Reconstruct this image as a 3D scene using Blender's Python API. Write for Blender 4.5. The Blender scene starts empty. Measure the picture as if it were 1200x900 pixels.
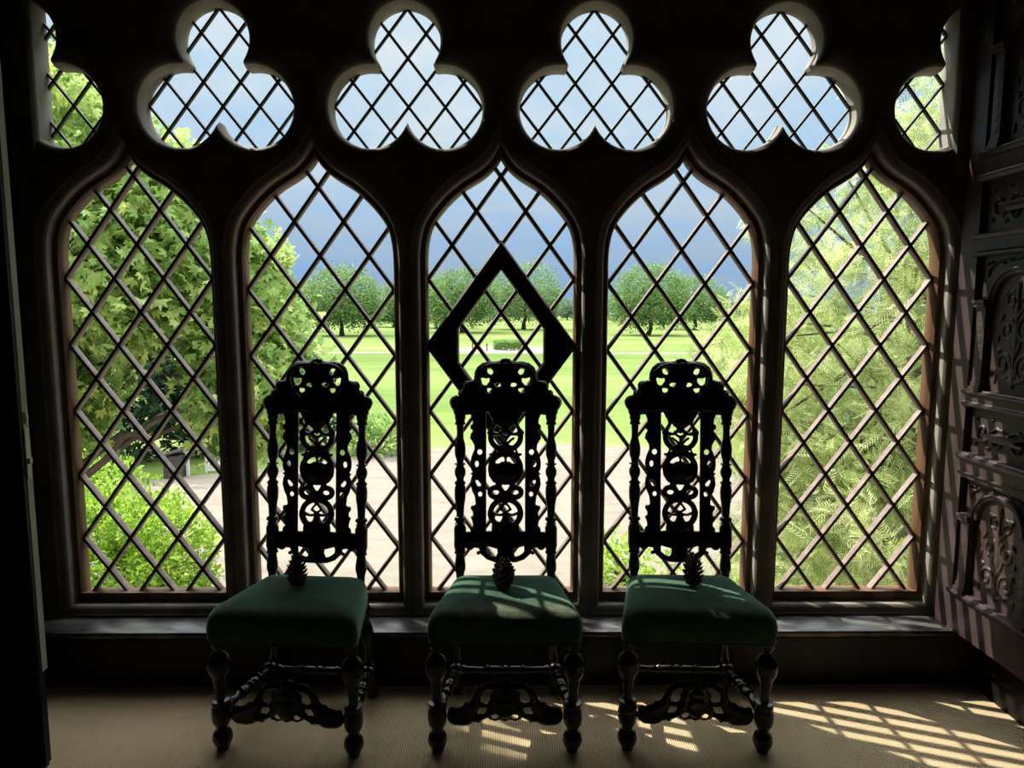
import bpy, bmesh, math, random
import numpy as np
from mathutils import Vector, Matrix, Euler
from mathutils.geometry import tessellate_polygon

random.seed(7)
scene = bpy.context.scene
COL = scene.collection
PI = math.pi

# ------------------------------------------------------------------ materials
def new_mat(name):
    m = bpy.data.materials.new(name); m.use_nodes = True
    nt = m.node_tree
    return m, nt, nt.nodes['Principled BSDF'], nt.nodes['Material Output']

def ramp(nt, stops):
    r = nt.nodes.new('ShaderNodeValToRGB')
    e = r.color_ramp.elements
    e[0].position, e[0].color = stops[0][0], (*stops[0][1], 1)
    e[1].position, e[1].color = stops[-1][0], (*stops[-1][1], 1)
    for p, c in stops[1:-1]:
        k = e.new(p); k.color = (*c, 1)
    return r

def noise(nt, scale, detail=4, rough=.6, coord='Object', stretch=None):
    tc = nt.nodes.new('ShaderNodeTexCoord'); n = nt.nodes.new('ShaderNodeTexNoise')
    n.inputs['Scale'].default_value = scale; n.inputs['Detail'].default_value = detail
    n.inputs['Roughness'].default_value = rough
    if stretch:
        mp = nt.nodes.new('ShaderNodeMapping'); mp.inputs['Scale'].default_value = stretch
        nt.links.new(tc.outputs[coord], mp.inputs[0]); nt.links.new(mp.outputs[0], n.inputs[0])
    else:
        nt.links.new(tc.outputs[coord], n.inputs[0])
    return n

def bump(nt, src, b, strength, dist):
    bp = nt.nodes.new('ShaderNodeBump'); bp.inputs['Strength'].default_value = strength
    bp.inputs['Distance'].default_value = dist
    nt.links.new(src, bp.inputs['Height']); nt.links.new(bp.outputs[0], b.inputs['Normal'])

def surf(name, c1, c2, scale=12, rough=.6, stretch=None, spec=.5, bmp=.0, bdist=.002, lo=.35, hi=.7):
    m, nt, b, o = new_mat(name)
    n = noise(nt, scale, stretch=stretch)
    r = ramp(nt, [(lo, c1), (hi, c2)])
    nt.links.new(n.outputs[0], r.inputs[0]); nt.links.new(r.outputs[0], b.inputs['Base Color'])
    b.inputs['Roughness'].default_value = rough
    b.inputs['Specular IOR Level'].default_value = spec
    if bmp: bump(nt, n.outputs[0], b, bmp, bdist)
    return m

M = {}
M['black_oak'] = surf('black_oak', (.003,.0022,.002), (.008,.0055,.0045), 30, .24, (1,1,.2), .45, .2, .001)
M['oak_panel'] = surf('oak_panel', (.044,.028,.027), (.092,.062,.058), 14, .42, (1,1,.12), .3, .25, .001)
M['dark_wall'] = surf('dark_wall', (.008,.007,.006), (.014,.011,.010), 6, .6, None, .25)
M['ledge'] = surf('ledge', (.016,.018,.022), (.20,.175,.145), 9, .3, (.6,2,1), .6, .35, .002, .42, .72)
M['plinth'] = surf('plinth', (.004,.0035,.0035), (.009,.0075,.007), 8, .5, None, .3)
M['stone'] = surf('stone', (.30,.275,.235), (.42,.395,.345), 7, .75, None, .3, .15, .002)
M['stone_shaded'] = surf('stone_shaded', (.115,.10,.08), (.19,.17,.135), 7, .7, None, .3, .15, .002)  # same stone, with the shade of the backlit front put into its colour
M['timber'] = surf('timber', (.10,.045,.022), (.20,.10,.05), 20, .5, (1,1,.1), .4, .1, .001)
M['bar_wood'] = surf('bar_wood', (.16,.11,.09), (.30,.22,.185), 25, .5, None, .4)
M['lead'] = surf('lead', (.02,.02,.02), (.04,.04,.04), 20, .5)
M['casement'] = surf('casement', (.028,.014,.011), (.05,.026,.02), 20, .4, None, .5)
M['brass'] = surf('brass', (.45,.28,.08), (.62,.42,.16), 20, .3); M['brass'].node_tree.nodes['Principled BSDF'].inputs['Metallic'].default_value = 1
M['plate'] = surf('plate', (.74,.68,.48), (.85,.80,.62), 30, .4, None, .5)
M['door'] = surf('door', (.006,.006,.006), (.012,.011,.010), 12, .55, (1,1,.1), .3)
M['door_edge_lit'] = surf('door_edge_lit', (.42,.42,.36), (.60,.60,.52), 20, .5, (1,1,.1), .3)  # window light on the door's edge, put into a pale colour
M['cone'] = surf('cone', (.03,.019,.015), (.10,.066,.054), 60, .45, None, .5)
M['bark'] = surf('bark', (.07,.055,.042), (.13,.105,.08), 6, .9, (1,1,.3), .2, .4, .02)
M['bark_dark'] = surf('bark_dark', (.035,.026,.02), (.07,.055,.045), 6, .9, (1,1,.3), .2)
M['white_paint'] = surf('white_paint', (.45,.47,.46), (.6,.62,.6), 8, .6)
M['shed'] = surf('shed', (.035,.028,.025), (.06,.05,.045), 8, .7)

def carpet_mat():
    m, nt, b, o = new_mat('sisal_carpet')
    tc = nt.nodes.new('ShaderNodeTexCoord')
    w = nt.nodes.new('ShaderNodeTexWave'); w.wave_type = 'BANDS'; w.bands_direction = 'X'
    w.inputs['Scale'].default_value = 36; w.inputs['Distortion'].default_value = .5; w.inputs['Detail'].default_value = 1
    w2 = nt.nodes.new('ShaderNodeTexWave'); w2.wave_type = 'BANDS'; w2.bands_direction = 'Y'
    w2.inputs['Scale'].default_value = 48; w2.inputs['Distortion'].default_value = 1.5
    n = noise(nt, 2.5)
    mu = nt.nodes.new('ShaderNodeMath'); mu.operation = 'MULTIPLY_ADD'; mu.inputs[1].default_value = .45
    nt.links.new(tc.outputs['Object'], w.inputs[0]); nt.links.new(tc.outputs['Object'], w2.inputs[0])
    nt.links.new(w2.outputs['Fac'], mu.inputs[0]); nt.links.new(w.outputs['Fac'], mu.inputs[2])
    r = ramp(nt, [(0.1, (.37,.28,.16)), (1.2/1.3, (.74,.59,.37))])
    nt.links.new(mu.outputs[0], r.inputs[0])
    mx = nt.nodes.new('ShaderNodeMix'); mx.data_type = 'RGBA'; mx.blend_type = 'MULTIPLY'
    mx.inputs[0].default_value = .5
    r2 = ramp(nt, [(.3, (.75,.73,.7)), (.7, (1,1,1))]); nt.links.new(n.outputs[0], r2.inputs[0])
    nt.links.new(r.outputs[0], mx.inputs[6]); nt.links.new(r2.outputs[0], mx.inputs[7])
    nt.links.new(mx.outputs[2], b.inputs['Base Color'])
    b.inputs['Roughness'].default_value = .95; b.inputs['Specular IOR Level'].default_value = .1
    bump(nt, mu.outputs[0], b, .6, .003)
    return m
M['carpet'] = carpet_mat()

def velvet_mat(name, worn):
    m, nt, b, o = new_mat(name)
    n = noise(nt, 9, 6, .65)
    r = ramp(nt, [(.3, (.017,.055,.031)), (.75, (.050,.128,.074))])
    nt.links.new(n.outputs[0], r.inputs[0])
    tc = nt.nodes.new('ShaderNodeTexCoord'); sx = nt.nodes.new('ShaderNodeSeparateXYZ')
    nt.links.new(tc.outputs['Object'], sx.inputs[0])
    # worn bald band along the front edge
    a = nt.nodes.new('ShaderNodeMapRange'); a.inputs[1].default_value = .09; a.inputs[2].default_value = .0
    nt.links.new(sx.outputs['Y'], a.inputs[0])
    zz = nt.nodes.new('ShaderNodeMapRange'); zz.inputs[1].default_value = .492; zz.inputs[2].default_value = .53
    nt.links.new(sx.outputs['Z'], zz.inputs[0])
    az = nt.nodes.new('ShaderNodeMath'); az.operation = 'MULTIPLY'
    nt.links.new(a.outputs[0], az.inputs[0]); nt.links.new(zz.outputs[0], az.inputs[1])
    n2 = noise(nt, 14, 8, .75, 'Object', (1, 2.2, 1))
    mu = nt.nodes.new('ShaderNodeMath'); mu.operation = 'MULTIPLY'
    nt.links.new(az.outputs[0], mu.inputs[0]); nt.links.new(n2.outputs[0], mu.inputs[1])
    r2 = ramp(nt, [(.36, (0,0,0)), (.60, (1,1,1))]); nt.links.new(mu.outputs[0], r2.inputs[0])
    sc = nt.nodes.new('ShaderNodeMath'); sc.operation = 'MULTIPLY'; sc.inputs[1].default_value = worn
    nt.links.new(r2.outputs[0], sc.inputs[0])
    mx = nt.nodes.new('ShaderNodeMix'); mx.data_type = 'RGBA'; mx.inputs[7].default_value = (.22,.18,.13,1)
    nt.links.new(sc.outputs[0], mx.inputs[0]); nt.links.new(r.outputs[0], mx.inputs[6])
    nt.links.new(mx.outputs[2], b.inputs['Base Color'])
    b.inputs['Roughness'].default_value = .85; b.inputs['Specular IOR Level'].default_value = .15
    b.inputs['Sheen Weight'].default_value = .9; b.inputs['Sheen Roughness'].default_value = .45
    b.inputs['Sheen Tint'].default_value = (.52,.80,.58,1)
    return m
M['velvet'] = velvet_mat('velvet', .25)
M['velvet_worn'] = velvet_mat('velvet_worn', .9)
M['piping'] = surf('piping', (.05,.06,.05), (.09,.10,.085), 30, .7)

def glass_mat():
    m, nt, b, o = new_mat('window_glass')
    t = nt.nodes.new('ShaderNodeBsdfTransparent'); t.inputs[0].default_value = (.97,.985,.98,1)
    g = nt.nodes.new('ShaderNodeBsdfGlossy'); g.inputs['Roughness'].default_value = .03
    f = nt.nodes.new('ShaderNodeLayerWeight'); f.inputs[0].default_value = .5
    pw = nt.nodes.new('ShaderNodeMath'); pw.operation = 'POWER'; pw.inputs[1].default_value = 5
    ma = nt.nodes.new('ShaderNodeMath'); ma.operation = 'MULTIPLY_ADD'; ma.inputs[1].default_value = .6; ma.inputs[2].default_value = .03
    nt.links.new(f.outputs['Facing'], pw.inputs[0]); nt.links.new(pw.outputs[0], ma.inputs[0])
    mx = nt.nodes.new('ShaderNodeMixShader')
    nt.links.new(ma.outputs[0], mx.inputs[0]); nt.links.new(t.outputs[0], mx.inputs[1]); nt.links.new(g.outputs[0], mx.inputs[2])
    nt.links.new(mx.outputs[0], o.inputs[0]); nt.nodes.remove(b)
    return m
M['glass'] = glass_mat()

def leaf_mat(name, cols, trans=.45, rough=.6):
    m, nt, b, o = new_mat(name)
    g = nt.nodes.new('ShaderNodeAttribute'); g.attribute_name = 'tint'
    n = len(cols)
    r = ramp(nt, [(i/(n-1), c) for i, c in enumerate(cols)])
    nt.links.new(g.outputs['Fac'], r.inputs[0])
    b.inputs['Roughness'].default_value = rough; b.inputs['Specular IOR Level'].default_value = .25
    nt.links.new(r.outputs[0], b.inputs['Base Color'])
    t = nt.nodes.new('ShaderNodeBsdfTranslucent'); nt.links.new(r.outputs[0], t.inputs[0])
    mx = nt.nodes.new('ShaderNodeMixShader'); mx.inputs[0].default_value = trans
    nt.links.new(b.outputs[0], mx.inputs[1]); nt.links.new(t.outputs[0], mx.inputs[2])
    nt.links.new(mx.outputs[0], o.inputs[0])
    return m
M['leaf_broad'] = leaf_mat('leaf_broad', [(.07,.15,.03),(.22,.36,.09),(.40,.56,.18),(.54,.66,.24),(.74,.74,.16)], .5)
M['leaf_feather'] = leaf_mat('leaf_feather', [(.03,.06,.02),(.20,.28,.08),(.50,.58,.22),(.80,.82,.48),(.66,.76,.24)], .5)
M['leaf_yew'] = leaf_mat('leaf_yew', [(.05,.11,.05),(.18,.29,.15),(.34,.47,.30)], .4)
M['leaf_laurel'] = leaf_mat('leaf_laurel', [(.08,.18,.02),(.22,.38,.04),(.40,.56,.07),(.54,.64,.12)], .45)
M['leaf_dark'] = leaf_mat('leaf_dark', [(.015,.04,.018),(.03,.07,.03),(.05,.10,.04)], .25)
M['leaf_hedge'] = leaf_mat('leaf_hedge', [(.10,.20,.05),(.20,.34,.08),(.30,.44,.12)], .35)
M['leaf_park'] = leaf_mat('leaf_park', [(.07,.14,.05),(.14,.24,.08),(.21,.32,.11),(.29,.38,.13)], .35)
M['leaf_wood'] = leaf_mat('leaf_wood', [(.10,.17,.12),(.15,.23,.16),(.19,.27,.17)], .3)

def lawn_mat():
    m, nt, b, o = new_mat('lawn')
    n = noise(nt, .07, 8, .62, 'Object', (.3, 1, 1)); n2 = noise(nt, 1.5, 6, .7)
    r = ramp(nt, [(.38, (.082,.132,.026)), (.52, (.122,.172,.042)), (.66, (.170,.198,.068))])
    ad = nt.nodes.new('ShaderNodeMath'); ad.operation = 'MULTIPLY_ADD'; ad.inputs[1].default_value = .25
    nt.links.new(n2.outputs[0], ad.inputs[0]); nt.links.new(n.outputs[0], ad.inputs[2])
    sb = nt.nodes.new('ShaderNodeMath'); sb.operation = 'SUBTRACT'; sb.inputs[1].default_value = .12
    nt.links.new(ad.outputs[0], sb.inputs[0])
    nt.links.new(sb.outputs[0], r.inputs[0]); nt.links.new(r.outputs[0], b.inputs['Base Color'])
    b.inputs['Roughness'].default_value = .9; b.inputs['Specular IOR Level'].default_value = .1
    return m
M['lawn'] = lawn_mat()
M['gravel'] = surf('gravel', (.155,.134,.108), (.215,.190,.156), 1.2, .95, (.6,1.6,1), .1)
M['gravel'].node_tree.nodes['Noise Texture'].inputs['Detail'].default_value = 10
M['path'] = surf('path', (.20,.178,.148), (.24,.218,.185), 1, .95, None, .1)

# ------------------------------------------------------------------ mesh helpers
class MB:
    def __init__(s): s.v = []; s.f = []
    def add(s, vs, fs):
        o = len(s.v); s.v += [tuple(p) for p in vs]; s.f += [tuple(i+o for i in f) for f in fs]
    def box(s, lo, hi):
        x0,y0,z0 = lo; x1,y1,z1 = hi
        s.add([(x0,y0,z0),(x1,y0,z0),(x1,y1,z0),(x0,y1,z0),(x0,y0,z1),(x1,y0,z1),(x1,y1,z1),(x0,y1,z1)],
              [(3,2,1,0),(4,5,6,7),(0,1,5,4),(1,2,6,5),(2,3,7,6),(3,0,4,7)])
    def lathe(s, a, b, prof, n=14, square=0):
        a = Vector(a); b = Vector(b); d = (b-a); L = d.length; d.normalize()
        up = Vector((0,1,0)) if abs(d.y) < .9 else Vector((1,0,0))
        u = d.cross(up).normalized(); w = d.cross(u)
        vs = []
        for t, r in prof:
            c = a + d*(t*L)
            for i in range(n):
                an = 2*PI*(i+.5)/n
                vs.append(c + u*(r*math.cos(an)) + w*(r*math.sin(an)))
        fs = []
        for k in range(len(prof)-1):
            for i in range(n):
                j = (i+1) % n
                fs.append((k*n+i, k*n+j, (k+1)*n+j, (k+1)*n+i))
        fs.append(tuple(range(n))[::-1]); fs.append(tuple((len(prof)-1)*n+i for i in range(n)))
        s.add(vs, fs)
    def tube(s, pts, rad, n=8, closed=False):
        pts = [Vector(p) for p in pts]; N = len(pts)
        if not hasattr(rad, '__len__'): rad = [rad]*N
        vs = []; up = None
        for k in range(N):
            if closed: d = pts[(k+1) % N]-pts[k-1]
            else: d = pts[min(k+1,N-1)]-pts[max(k-1,0)]
            d.normalize()
            if up is None: up = Vector((0,0,1)) if abs(d.z) < .9 else Vector((1,0,0))
            u = d.cross(up).normalized(); w = u.cross(d); up = w
            for i in range(n):
                an = 2*PI*i/n
                vs.append(pts[k] + u*(rad[k]*math.cos(an)) + w*(rad[k]*math.sin(an)))
        fs = []
        for k in range(N if closed else N-1):
            q = (k+1) % N
            for i in range(n):
                j = (i+1) % n
                fs.append((k*n+i, k*n+j, q*n+j, q*n+i))
        if not closed:
            fs.append(tuple(range(n))[::-1]); fs.append(tuple((N-1)*n+i for i in range(n)))
        s.add(vs, fs)
    def ball(s, c, r, nu=12, nv=8):
        if not hasattr(r, '__len__'): r = (r,r,r)
        vs = [(c[0],c[1],c[2]-r[2])]
        for k in range(1, nv):
            a = -PI/2+PI*k/nv
            for i in range(nu):
                b = 2*PI*i/nu
                vs.append((c[0]+r[0]*math.cos(a)*math.cos(b), c[1]+r[1]*math.cos(a)*math.sin(b), c[2]+r[2]*math.sin(a)))
        vs.append((c[0],c[1],c[2]+r[2])); fs = []
        for i in range(nu):
            j = (i+1) % nu
            fs.append((0, 1+j, 1+i))
            for k in range(nv-2):
                fs.append((1+k*nu+i, 1+k*nu+j, 1+(k+1)*nu+j, 1+(k+1)*nu+i))
            fs.append((1+(nv-2)*nu+i, 1+(nv-2)*nu+j, len(vs)-1))
        s.add(vs, fs)
    def prism(s, poly, y0, y1, axes='xz'):
        n = len(poly)
        def P(p, y): return (p[0], y, p[1])
        s.add([P(p,y0) for p in poly]+[P(p,y1) for p in poly],
              [tuple(range(n)), tuple(range(2*n-1, n-1, -1))]+[(i, n+i, n+(i+1) % n, (i+1) % n) for i in range(n)])
    def loft(s, rings, closed=True):
        n = len(rings[0]); vs = [p for r in rings for p in r]; fs = []
        for k in range(len(rings)-1):
            for i in range(n if closed else n-1):
                j = (i+1) % n
                fs.append((k*n+i, k*n+j, (k+1)*n+j, (k+1)*n+i))
        s.add(vs, fs)
    def build(s, name, mat, parent=None, smooth=True, angle=40, normals=True):
        me = bpy.data.meshes.new(name)
        me.from_pydata(s.v, [], s.f); me.update()
        if normals:
            bm = bmesh.new(); bm.from_mesh(me)
            bmesh.ops.recalc_face_normals(bm, faces=bm.faces); bm.to_mesh(me); bm.free()
        if smooth:
            me.polygons.foreach_set('use_smooth', [True]*len(me.polygons))
            me.set_sharp_from_angle(angle=math.radians(angle))
        me.materials.append(mat)
        o = bpy.data.objects.new(name, me); COL.objects.link(o)
        if parent: o.parent = parent
        return o

def tag(o, label=None, cat=None, group=None, kind=None):
    if label: o['label'] = label
    if cat: o['category'] = cat
    if group: o['group'] = group
    if kind: o['kind'] = kind
    return o
def thing(name, label, cat, loc=(0,0,0), rz=0, group=None):
    o = bpy.data.objects.new(name, None); COL.objects.link(o)
    o.location = loc; o.rotation_euler = (0,0,rz); o.empty_display_size = .1
    return tag(o, label, cat, group)
def struct(o, label, cat): return tag(o, label, cat, None, 'structure')
def copy_tree(o, parent=None):
    c = o.copy(); COL.objects.link(c)
    if parent: c.parent = parent
    for ch in list(o.children): copy_tree(ch, c)
    return c

# ------------------------------------------------------------------ carving (2-D distance field grown into relief)
def sd_poly(P, poly):
    poly = np.array(poly, float); d = np.full(len(P), 1e18); sgn = np.ones(len(P)); n = len(poly)
    j = n-1
    for i in range(n):
        e = poly[j]-poly[i]; w = P-poly[i]
        t = np.clip((w@e)/max(e@e, 1e-12), 0, 1); b = w-np.outer(t, e)
        d = np.minimum(d, (b**2).sum(1))
        c1 = P[:,1] >= poly[i][1]; c2 = P[:,1] < poly[j][1]; c3 = e[0]*w[:,1] > e[1]*w[:,0]
        flip = (c1 & c2 & c3) | (~c1 & ~c2 & ~c3)
        sgn[flip] *= -1; j = i
    return sgn*np.sqrt(d)
def sd_stroke(P, pts, r):
    pts = np.array(pts, float); n = len(pts)
    rr = np.array(r, float) if hasattr(r, '__len__') else np.full(n, float(r))
    d = np.full(len(P), 1e18)
    for i in range(n-1):
        e = pts[i+1]-pts[i]; w = P-pts[i]
        t = np.clip((w@e)/max(e@e, 1e-12), 0, 1)
        d = np.minimum(d, np.sqrt(((w-np.outer(t, e))**2).sum(1))-(rr[i]+(rr[i+1]-rr[i])*t))
    return d
def sd_ell(P, c, rx, ry):
    q = (P-np.array(c))/np.array([rx, ry]); k = np.sqrt((q**2).sum(1))
    return (k-1)*min(rx, ry)
def arc(c, rx, ry, a0, a1, n=16):
    return [(c[0]+rx*math.cos(math.radians(a0+(a1-a0)*i/n)), c[1]+ry*math.sin(math.radians(a0+(a1-a0)*i/n))) for i in range(n+1)]
def spiral(c, r0, r1, a0, a1, n=26):
    return [(c[0]+(r0+(r1-r0)*i/n)*math.cos(math.radians(a0+(a1-a0)*i/n)),
             c[1]+(r0+(r1-r0)*i/n)*math.sin(math.radians(a0+(a1-a0)*i/n))) for i in range(n+1)]
def field(P, solids, holes, cx=None):
    Q = P.copy()
    if cx is not None: Q[:,0] = cx-np.abs(Q[:,0]-cx)
    def ev(it):
        k = it[0]
        if k == 'p': return sd_poly(Q, it[1])
        if k == 's': return sd_stroke(Q, it[1], it[2])
        if k == 'e': return sd_ell(Q, it[1], it[2], it[3])
    d = np.full(len(P), 1e9)
    for it in solids: d = np.minimum(d, ev(it))
    for it in holes: d = np.maximum(d, -ev(it))
    return d
def carve(mb, solids, holes, bounds, step, to3d, w, cx=None, back=True):
    """solids/holes in drawing units; to3d(a, b, h) puts relief height h (0..1, signed) in space"""
    x0, x1, y0, y1 = bounds
    nx = int((x1-x0)/step)+1; ny = int((y1-y0)/step)+1
    gx, gy = np.meshgrid(x0+np.arange(nx)*step, y0+np.arange(ny)*step)
    P = np.stack([gx.ravel(), gy.ravel()], 1)
    d = field(P, solids, holes, cx)
    ins = (d < 0).reshape(ny, nx)
    cell = ins[:-1,:-1] | ins[1:,:-1] | ins[:-1,1:] | ins[1:,1:]
    used = np.zeros((ny, nx), bool)
    used[:-1,:-1] |= cell; used[1:,:-1] |= cell; used[:-1,1:] |= cell; used[1:,1:] |= cell
    out = used.ravel() & (d >= 0)
    idx = np.where(out)[0]; Pp = P.copy()
    for _ in range(2):
        q = Pp[idx]; e = step*.2
        dd = field(q, solids, holes, cx)
        g = np.stack([field(q+[e,0], solids, holes, cx)-field(q-[e,0], solids, holes, cx),
                      field(q+[0,e], solids, holes, cx)-field(q-[0,e], solids, holes, cx)], 1)/(2*e)
        g /= np.maximum(np.sqrt((g**2).sum(1, keepdims=True)), .3)
        mv = g*dd[:,None]; L = np.sqrt((mv**2).sum(1, keepdims=True))
        Pp[idx] = q-mv*np.minimum(1, 1.2*step/np.maximum(L, 1e-9))
    h = np.where(d < 0, np.sqrt(np.clip(-d/w, 0, 1)), 0)
    ids = np.full(ny*nx, -1); ui = np.where(used.ravel())[0]
    base = len(mb.v)
    vf = [to3d(Pp[i,0], Pp[i,1], h[i]) for i in ui]
    ids[ui] = np.arange(len(ui)); nb = len(ui)
    cy, cxx = np.where(cell)
    fs = []
    for r, c in zip(cy, cxx):
        a, b2, c2, d2 = ids[r*nx+c], ids[r*nx+c+1], ids[(r+1)*nx+c+1], ids[(r+1)*nx+c]
        fs.append((a, b2, c2, d2))
    vs = vf
    if back:
        vs = vf+[to3d(Pp[i,0], Pp[i,1], -h[i]) for i in ui]
        fs = fs+[tuple(x+nb for x in f[::-1]) for f in fs]
    mb.add(vs, fs)

# ------------------------------------------------------------------ camera
CAM = Vector((.0209, -2.8938, 1.6))
p_, yw, rl = .11067, .00897, .00130
Fv = Vector((math.sin(yw)*math.cos(p_), math.cos(yw)*math.cos(p_), -math.sin(p_)))
r0 = Vector((math.cos(yw), -math.sin(yw), 0)); u0 = r0.cross(Fv)
Rv = r0*math.cos(rl)+u0*math.sin(rl); Uv = -r0*math.sin(rl)+u0*math.cos(rl)
cd = bpy.data.cameras.new('camera'); cam = bpy.data.objects.new('camera', cd); COL.objects.link(cam)
cam.matrix_world = Matrix(((Rv.x, Uv.x, -Fv.x, CAM.x), (Rv.y, Uv.y, -Fv.y, CAM.y), (Rv.z, Uv.z, -Fv.z, CAM.z), (0,0,0,1)))
cd.sensor_width = 36; cd.lens = 24.0; cd.clip_start = .05; cd.clip_end = 2000
scene.camera = cam

# ------------------------------------------------------------------ light and sky
sd = bpy.data.lights.new('sun', 'SUN'); sd.energy = 8.0; sd.angle = math.radians(.55); sd.color = (1, .94, .82)
so = bpy.data.objects.new('sun', sd); COL.objects.link(so)
so.rotation_euler = Vector((.73, -.553, -1)).to_track_quat('-Z', 'Y').to_euler()
so.location = (-20, 15, 30)
W = bpy.data.worlds.new('sky'); scene.world = W; W.use_nodes = True
nt = W.node_tree; bg = nt.nodes['Background']
tc = nt.nodes.new('ShaderNodeTexCoord'); sx = nt.nodes.new('ShaderNodeSeparateXYZ')
nt.links.new(tc.outputs['Generated'], sx.inputs[0])
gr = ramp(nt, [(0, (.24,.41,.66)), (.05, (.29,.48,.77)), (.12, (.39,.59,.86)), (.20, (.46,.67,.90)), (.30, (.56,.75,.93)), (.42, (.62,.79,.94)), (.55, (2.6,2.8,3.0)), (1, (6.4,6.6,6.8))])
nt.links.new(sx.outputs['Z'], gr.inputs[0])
dz = nt.nodes.new('ShaderNodeMath'); dz.operation = 'ADD'; dz.inputs[1].default_value = .12
nt.links.new(sx.outputs['Z'], dz.inputs[0])
dv = nt.nodes.new('ShaderNodeVectorMath'); dv.operation = 'DIVIDE'
cb = nt.nodes.new('ShaderNodeCombineXYZ')
for i in range(3): nt.links.new(dz.outputs[0], cb.inputs[i])
nt.links.new(tc.outputs['Generated'], dv.inputs[0]); nt.links.new(cb.outputs[0], dv.inputs[1])
cn = nt.nodes.new('ShaderNodeTexNoise'); cn.inputs['Scale'].default_value = 1.25; cn.inputs['Detail'].default_value = 7
cn.inputs['Roughness'].default_value = .58; cn.inputs['Distortion'].default_value = .4
mp = nt.nodes.new('ShaderNodeMapping'); mp.inputs['Scale'].default_value = (1, 1, .2); mp.inputs['Location'].default_value = (3.1, .7, 0)
nt.links.new(dv.outputs[0], mp.inputs[0]); nt.links.new(mp.outputs[0], cn.inputs[0])
cr = ramp(nt, [(.38, (0,0,0)), (.60, (1,1,1))]); nt.links.new(cn.outputs[0], cr.inputs[0])
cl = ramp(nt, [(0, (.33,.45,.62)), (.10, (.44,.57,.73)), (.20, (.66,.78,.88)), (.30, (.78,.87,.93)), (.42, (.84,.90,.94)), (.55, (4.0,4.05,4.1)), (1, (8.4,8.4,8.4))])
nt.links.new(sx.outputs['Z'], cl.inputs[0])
mxw = nt.nodes.new('ShaderNodeMix'); mxw.data_type = 'RGBA'
cm = nt.nodes.new('ShaderNodeMath'); cm.operation = 'MULTIPLY'; cm.inputs[1].default_value = .92
nt.links.new(cr.outputs[0], cm.inputs[0]); nt.links.new(cm.outputs[0], mxw.inputs[0])
nt.links.new(gr.outputs[0], mxw.inputs[6]); nt.links.new(cl.outputs[0], mxw.inputs[7])
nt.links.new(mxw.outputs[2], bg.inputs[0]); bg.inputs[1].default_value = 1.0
scene.view_settings.view_transform = 'Standard'; scene.view_settings.look = 'None'
scene.cycles.use_denoising = True
scene.cycles.max_bounces = 10; scene.cycles.transparent_max_bounces = 12
scene.cycles.sample_clamp_indirect = 4

# ------------------------------------------------------------------ room shell
def slab(name, lo, hi, mat, label, cat, parent=None):
    b = MB(); b.box(lo, hi); o = b.build(name, mat, parent, False)
    return struct(o, label, cat)
CEIL = 3.05
slab('floor', (-2.7,-4.7,-.12), (2.2,.0,0), M['carpet'], 'brown ribbed sisal carpet floor under the three chairs', 'floor')
slab('ceiling', (-2.75,-4.8,CEIL), (2.25,.25,CEIL+.1), M['dark_wall'], 'dark ceiling above the window bay', 'ceiling')
slab('wall_right', (2.04,-4.7,-.1), (2.2,.25,CEIL), M['dark_wall'], 'dark wall behind the carved oak panelling', 'wall')
slab('wall_left', (-2.15,-.555,-.1), (-2.0,.25,CEIL), M['dark_wall'], 'dark left cheek wall of the window bay', 'wall')
slab('wall_left_return', (-2.7,-.555,-.1), (-2.15,-.42,CEIL), M['dark_wall'], 'dark return wall behind the open door', 'wall')
slab('wall_left_room', (-2.75,-4.7,-.1), (-2.62,-.5,CEIL), M['dark_wall'], 'dark left wall of the room', 'wall')
slab('wall_back', (-2.75,-4.85,-.1), (2.2,-4.7,CEIL), M['dark_wall'], 'dark wall behind the viewer', 'wall')
# ledge and plinth under the window
b = MB()
pr = [(0,.205),(-.128,.205),(-.14,.212),(-.145,.225),(-.14,.238),(-.128,.2415),(0,.2415)]
b.loft([[(-2.0,y,z) for y,z in pr], [(2.04,y,z) for y,z in pr]])
b.f.append(tuple(range(7))); b.f.append(tuple(range(13,6,-1)))
struct(b.build('trim_1', M['ledge'], None, True, 50), 'dark glossy window ledge running under all five lights', 'window ledge')
b = MB(); b.box((-2.0,-.134,0), (2.04,.1,.204)); b.box((-2.0,-.142,0), (2.04,-.13,.022))
struct(b.build('baseboard_front', M['plinth'], None, False), 'black plinth board below the window ledge', 'plinth')
b = MB(); b.box((2.015,-4.7,0), (2.04,-.134,.20))
struct(b.build('baseboard_right', M['plinth'], None, False), 'dark skirting board recessed under the oak panelling', 'skirting')

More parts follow.
